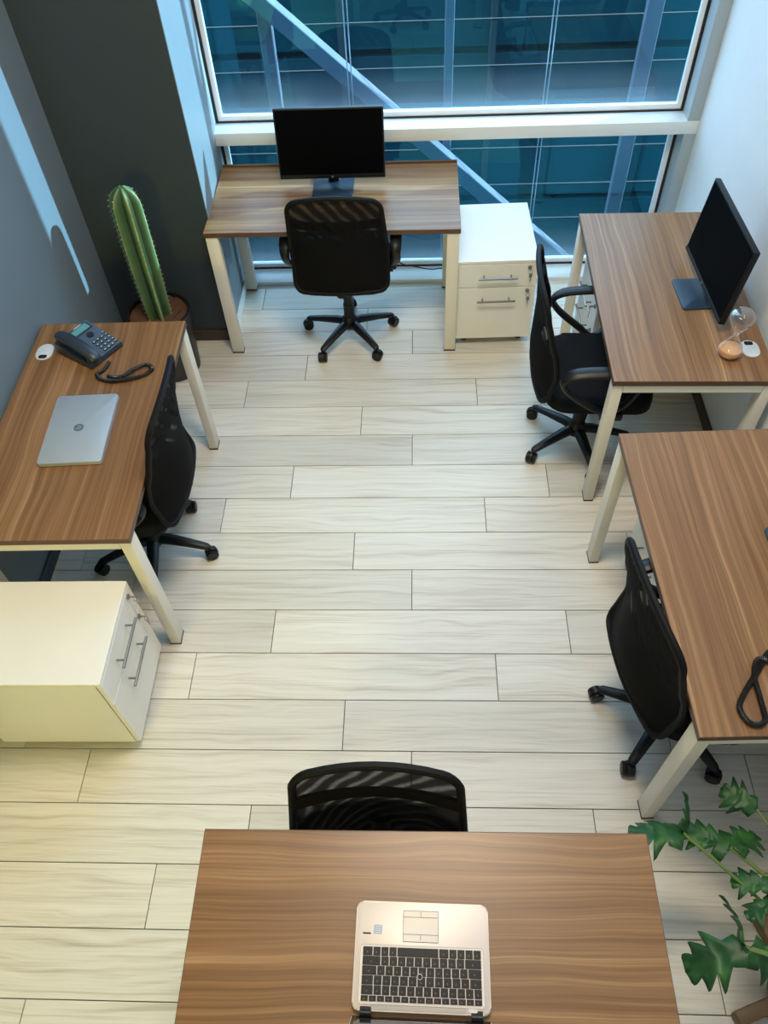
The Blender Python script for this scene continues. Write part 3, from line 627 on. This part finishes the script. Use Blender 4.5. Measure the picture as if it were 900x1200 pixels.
# ------------------------------------------------------------------ telephones
def coil(pts, r_coil=0.0068, r_wire=0.0021, pitch=0.0056):
    P = spline(pts, 14); n = len(P); acc = [0.0]
    for a, b in zip(P, P[1:]): acc.append(acc[-1]+(b-a).length)
    tot = acc[-1]; turns = int(tot/pitch); out = []; j = 0; steps = 8
    for i in range(turns*steps+1):
        s = tot*i/(turns*steps)
        while j < n-2 and acc[j+1] < s: j += 1
        k = (s-acc[j])/max(acc[j+1]-acc[j], 1e-9); p = P[j].lerp(P[j+1], k); tg = (P[j+1]-P[j]).normalized()
        side = tg.cross(Vector((0, 0, 1))).normalized(); up = side.cross(tg); q = 2*PI*i/steps
        out.append(p + (side*math.cos(q)+up*math.sin(q))*r_coil)
    return tube(B(), out, r_wire, 5)
def telephone(label, loc, rz, cord_pts, group='black desk telephones'):
    """local: +Y away from the user, handset on -X; cord points in world coordinates"""
    t = thing('desk_telephone', label, 'telephone', loc, rz, group)
    def sl(y): return 0.022 + (y+0.10)*0.17
    bm = B(); vs = []
    prof = [(-0.10, 0), (-0.10, 0.020), (0.10, 0.058), (0.105, 0.045), (0.10, 0)]
    for x in (-0.088, 0.088): vs.append([bm.verts.new((x, y, z)) for y, z in prof])
    for i in range(5): bm.faces.new((vs[0][i], vs[0][(i+1) % 5], vs[1][(i+1) % 5], vs[1][i]))
    bm.faces.new(vs[0]); bm.faces.new(vs[1])
    bmesh.ops.bevel(bm, geom=list(bm.edges), offset=0.004, segments=2, affect='EDGES'); mk('body', bm, 'phone', t)
    ang = math.atan2(0.038, 0.20); m = T(0, -0.10, 0.0215) @ RX(ang)
    mk('face_plate', box(B(), (0.030, 0.102, 0.0), (0.108, 0.192, 0.004), 0.0015, 1, mat=m), 'phone_face', t)
    s_ = mk('display', box(B(), (0.028, 0.168, 0.0035), (0.09, 0.040, 0.006), 0.001, 1, mat=m), 'phone', t)
    mk('lcd', box(B(), (0.026, 0.168, 0.0068), (0.078, 0.029, 0.001), mat=m), 'lcd', s_, smooth=0)
    mk('name_strip', box(B(), (0.030, 0.191, 0.003), (0.04, 0.006, 0.001), mat=m), 'legend', t, smooth=0)
    for i in range(4):
        for j in range(3):
            k = mk('key', box(B(), (0.012+j*0.021, 0.018+i*0.020, 0.004), (0.015, 0.011, 0.005), 0.0015, 1, mat=m), 'keylight', t, smooth=0)
            mk('legend', box(B(), (0.012+j*0.021, 0.019+i*0.020, 0.0068), (0.008, 0.004, 0.0004), mat=m), 'legend', k, smooth=0)
    for i in range(5):
        k = mk('key', box(B(), (0.075, 0.020+i*0.018, 0.004), (0.013, 0.007, 0.005), 0.0015, 1, mat=m), 'keylight', t, smooth=0)
        mk('legend', box(B(), (0.075, 0.0215+i*0.018, 0.0068), (0.007, 0.003, 0.0004), mat=m), 'legend', k, smooth=0)
    mk('navigation_ring', lathe(B(), [(0.006, 0.001), (0.015, 0.001), (0.015, 0.006), (0.006, 0.006)], 18, m @ T(0.033, 0.122, 0)), 'keylight', t)
    # handset with ear and mouth cups
    hm = T(-0.056, 0, 0.052) @ RX(ang*0.9)
    path = [(0, -0.108, 0.002), (0, -0.095, 0.012), (0, -0.05, 0.021), (0, 0.0, 0.024), (0, 0.05, 0.021), (0, 0.09, 0.013), (0, 0.105, 0.003)]
    bm = B(); tube(bm, spline(path, 4), [0.012+0.012*math.sin(PI*min(1, max(0, (i+2)/28)))**0.6 for i in range(25)], 14, mat=hm, flat=(0.62, 1.15))
    for y in (-0.085, 0.082): lathe(bm, [(0.020, -0.028), (0.026, -0.024), (0.027, -0.006), (0.022, 0.010), (0, 0.012)], 18, hm @ T(0, y, 0.002))
    mk('handset', bm, 'phone', t)
    inv = (T(*loc) @ RZ(rz)).inverted()
    bm = coil([inv @ Vector(p) for p in cord_pts]); mk('coiled_cord', bm, 'cord', t)
    return t
zc = 0.7495
telephone('blue-black desk telephone beside the closed laptop', (-1.352, 2.484, 0.740), R_(58),
  [(-1.245, 2.385, 0.762), (-1.262, 2.350, zc), (-1.285, 2.325, zc), (-1.265, 2.297, zc), (-1.21, 2.282, zc), (-1.15, 2.292, zc), (-1.10, 2.312, zc), (-1.067, 2.347, zc), (-1.092, 2.376, zc+0.002), (-1.136, 2.345, zc+0.006), (-1.171, 2.305, zc+0.006), (-1.205, 2.300, zc+0.004), (-1.24, 2.315, zc)])
telephone('desk telephone by the white wall, just its coiled cord in view', (1.185, 1.02, 0.740), R_(-75),
  [(1.09, 1.10, 0.762), (1.02, 1.10, zc), (0.965, 1.035, zc), (0.905, 0.96, zc), (0.886, 0.92, zc), (0.905, 0.878, zc), (0.945, 0.885, zc), (0.95, 0.95, zc), (0.95, 1.02, zc+0.005), (0.975, 1.07, zc+0.006), (1.02, 1.06, zc)])

# ------------------------------------------------------------------ hourglass
t = thing('hourglass', 'glass hourglass with orange sand on desk by the white wall', 'hourglass', (1.216, 2.400, 0.740))
bm = B(); prof = [(0.0, 0.0), (0.022, 0.001), (0.038, 0.006), (0.0465, 0.017), (0.0475, 0.028), (0.044, 0.041), (0.026, 0.070), (0.010, 0.094), (0.006, 0.101), (0.010, 0.108), (0.026, 0.134), (0.044, 0.166), (0.0475, 0.180), (0.0465, 0.191), (0.038, 0.202), (0.022, 0.206), (0.0, 0.207)]
lathe(bm, prof, 32, caps=False); mk('glass_bulbs', bm, 'clear', t, smooth=60)
mk('sand', lathe(B(), [(0.0, 0.002), (0.021, 0.003), (0.0365, 0.009), (0.0445, 0.019), (0.0452, 0.028), (0.0425, 0.036), (0.02, 0.0385), (0.0, 0.040)], 32), 'sand', t, smooth=60)
bm = B(); tube(bm, [(0.0075*math.cos(q), 0.0075*math.sin(q), 0.101) for q in [2*PI*i/16 for i in range(16)]], 0.0025, 8, closed=True); mk('neck_ring', bm, 'clear', t)

# ------------------------------------------------------------------ cactus
t = thing('potted_cactus', 'tall ribbed green column cactus in black pot by the dark wall', 'cactus', (-1.322, 3.215, 0))
mk('pot', lathe(B(), [(0.0, 0.0), (0.128, 0.0), (0.136, 0.01), (0.156, 0.33), (0.160, 0.37), (0.150, 0.37), (0.146, 0.335), (0.0, 0.33)], 32), 'pot', t)
bm = B(); bmesh.ops.create_circle(bm, cap_ends=True, radius=0.148, segments=28, matrix=T(0, 0, 0.352))
bmesh.ops.subdivide_edges(bm, edges=bm.edges, cuts=1); bmesh.ops.triangulate(bm, faces=bm.faces); bmesh.ops.subdivide_edges(bm, edges=bm.edges, cuts=2)
for v in bm.verts: v.co.z += random.uniform(-0.006, 0.010)
mk('soil', bm, 'soil', t)
bm = B(); ns, nr, seg = 30, 6, 48; rings = []; hts = 0.74
lay = bm.verts.layers.float.new('ridge')
for i in range(ns+1):
    v = i/ns; z = 0.30+hts*v
    R0 = 0.060+0.010*math.sin(v*2.6)
    cap = 1.0 if v < 0.88 else math.sqrt(max(0.0, 1-((v-0.88)/0.125)**2))
    ring = []
    for k in range(seg):
        a_ = 2*PI*k/seg + 0.3; c = abs(math.cos(a_*nr/2)); ridge = c**3
        r = (R0*(0.62+0.46*c**1.6))*max(cap, 0.05)
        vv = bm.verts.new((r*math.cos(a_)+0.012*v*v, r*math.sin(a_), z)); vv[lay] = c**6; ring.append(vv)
    rings.append(ring)
for r0, r1 in zip(rings, rings[1:]):
    for k in range(seg): bm.faces.new((r0[k], r0[(k+1) % seg], r1[(k+1) % seg], r1[k]))
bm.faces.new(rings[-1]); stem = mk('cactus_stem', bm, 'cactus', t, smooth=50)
bm = B()
for rib in range(nr):
    a_ = 2*PI*rib/nr
    for j in range(26):
        v = 0.08+0.87*j/25; cap = 1.0 if v < 0.88 else math.sqrt(max(0.0, 1-((v-0.88)/0.125)**2)); r = (0.060+0.010*math.sin(v*2.6))*1.08*cap; p = Vector((r*math.cos(a_)+0.012*v*v, r*math.sin(a_), 0.30+hts*v))
        for q in range(3):
            dv = Vector((math.cos(a_)+random.uniform(-.7, .7), math.sin(a_)+random.uniform(-.7, .7), random.uniform(-.6, .8))).normalized()
            tube(bm, [p, p+dv*0.010], [0.0007, 0.0002], 3)
mk('spines', bm, 'spine', t, kind='stuff')

# ------------------------------------------------------------------ leafy plant
t = thing('leafy_plant', 'green split-leaf plant with long stems beside the foreground desk', 'plant', (1.15, 0.335, 0))
def leaf(center, direction, size, curl=0.25, roll=0.0, lobes=4, parent=t, fold=0.5):
    """deeply cut blade with pointed lobes; base at `center` (world), pointing along direction"""
    bm = B(); n = lobes*6; rows = []; amp = [random.uniform(0.7, 1.25) for _ in range(lobes+1)]
    for i in range(n+1):
        s = i/n
        env = (math.sin(PI*min(1, s*0.95+0.04))**0.7)*0.50
        ph = (s*lobes) % 1.0; tri = ph/0.62 if ph < 0.62 else (1-ph)/0.38
        wd = env*(0.45+0.55*tri)*amp[int(s*lobes)] if i < n else 0.004
        rows.append([bm.verts.new((k*wd, s + abs(k)*wd*0.35*(1 if s > .2 else -0.6), -curl*s*s + fold*abs(k)*wd*0.7 - 1.4*(k*wd)**2 + 0.025*math.sin(11*s+4*k))) for k in (-1, -0.5, 0, 0.5, 1)])
    for r0, r1 in zip(rows, rows[1:]):
        for k in range(4): bm.faces.new((r0[k], r0[k+1], r1[k+1], r1[k]))
    d = Vector(direction).normalized(); q = d.to_track_quat('Y', 'Z').to_matrix().to_4x4()
    mt = T(*(Vector(center)-t.location)) @ q @ RY(roll) @ Matrix.Diagonal((size, size, size, 1))
    bmesh.ops.transform(bm, matrix=mt, verts=bm.verts)
    o = mk('leaf', bm, 'leaf', parent, smooth=40)
    sm = o.modifiers.new('thick', 'SOLIDIFY'); sm.thickness = 0.0012
    return o
crown = Vector((1.15, 0.335, 0.36))
def stem_to(p, mid, r=0.0045):
    pts = spline([crown-t.location+Vector((random.uniform(-.02, .02), random.uniform(-.02, .02), -0.05)), Vector(mid)-t.location, Vector(p)-t.location], 8)
    bm = B(); tube(bm, pts, [r*1.3-0.5*r*i/len(pts) for i in range(len(pts))], 8); return mk('stem', bm, 'stem', t)
for (base, mid, tip_dir, size, curl, roll) in [
    ((0.742, 0.655, 0.50), (0.93, 0.49, 0.46), (-0.97, 0.10, -0.05), 0.15, 0.15, 0.6),
    ((0.742, 0.658, 0.50), (0.93, 0.49, 0.46), (0.45, 0.80, 0.30), 0.105, 0.4, 1.2),
    ((0.862, 0.620, 0.50), (1.00, 0.50, 0.46), (-0.85, 0.50, -0.1), 0.125, 0.25, 0.15),
    ((0.866, 0.622, 0.50), (1.00, 0.50, 0.46), (0.80, 0.45, -0.15), 0.115, 0.3, -0.3),
    ((0.955, 0.72, 0.52), (1.06, 0.52, 0.48), (-0.85, 0.5, 0.1), 0.10, 0.3, -0.4),
    ((0.955, 0.52, 0.50), (1.05, 0.42, 0.46), (-0.9, 0.25, -0.1), 0.105, 0.3, 0.2),
    ((0.950, 0.49, 0.50), (1.05, 0.42, 0.46), (-0.9, -0.35, -0.1), 0.09, 0.3, 0.6),
    ((0.845, 0.372, 0.50), (1.02, 0.33, 0.48), (-0.93, -0.22, -0.2), 0.165, 0.35, 0.2),
    ((0.838, 0.378, 0.50), (1.02, 0.33, 0.48), (0.05, 1.0, 0.25), 0.115, 0.4, 1.35),
    ((0.850, 0.368, 0.50), (1.02, 0.33, 0.48), (0.75, -0.35, -0.25), 0.12, 0.35, 0.2),
    ((1.05, 0.62, 0.55), (1.12, 0.45, 0.5), (0.2, 1.0, 0.0), 0.16, 0.3, 0.2),
    ((1.10, 0.10, 0.50), (1.15, 0.2, 0.46), (0.2, -1.0, 0.0), 0.16, 0.3, 0.1)]:
    stem_to(base, mid); leaf(base, tip_dir, size, curl, roll)
mk('pot', lathe(B(), [(0.0, 0.055), (0.10, 0.055), (0.12, 0.10), (0.13, 0.30), (0.135, 0.31), (0.12, 0.31), (0.115, 0.28), (0, 0.28)], 28), 'terracotta', t)
mk('soil', lathe(B(), [(0.114, 0.282), (0.114, 0.292), (0.05, 0.300), (0, 0.302)], 24), 'soil', t)
for k in range(2):
    m = RZ(R_(20+90*k)); bm = B(); box(bm, (0, 0, 0.028), (0.46, 0.042, 0.053 if k == 0 else 0.0529), 0.010, 2, mat=m); mk('stand_bar', bm, 'oldwood', t)

# ------------------------------------------------------------------ power cable at the window
bm = B(); tube(bm, spline([(-0.30, 3.955, 0.40), (-0.2, 3.945, 0.22), (-0.10, 3.94, 0.13), (0.0, 3.94, 0.10), (0.08, 3.94, 0.085), (0.15, 3.935, 0.09), (0.165, 3.935, 0.0265), (0.185, 3.935, 0.0265)], 6), 0.0035, 8)
tag(mk('power_cable', bm, 'cord'), 'thin black power cable hanging before the lower window pane under the desk', 'cable')
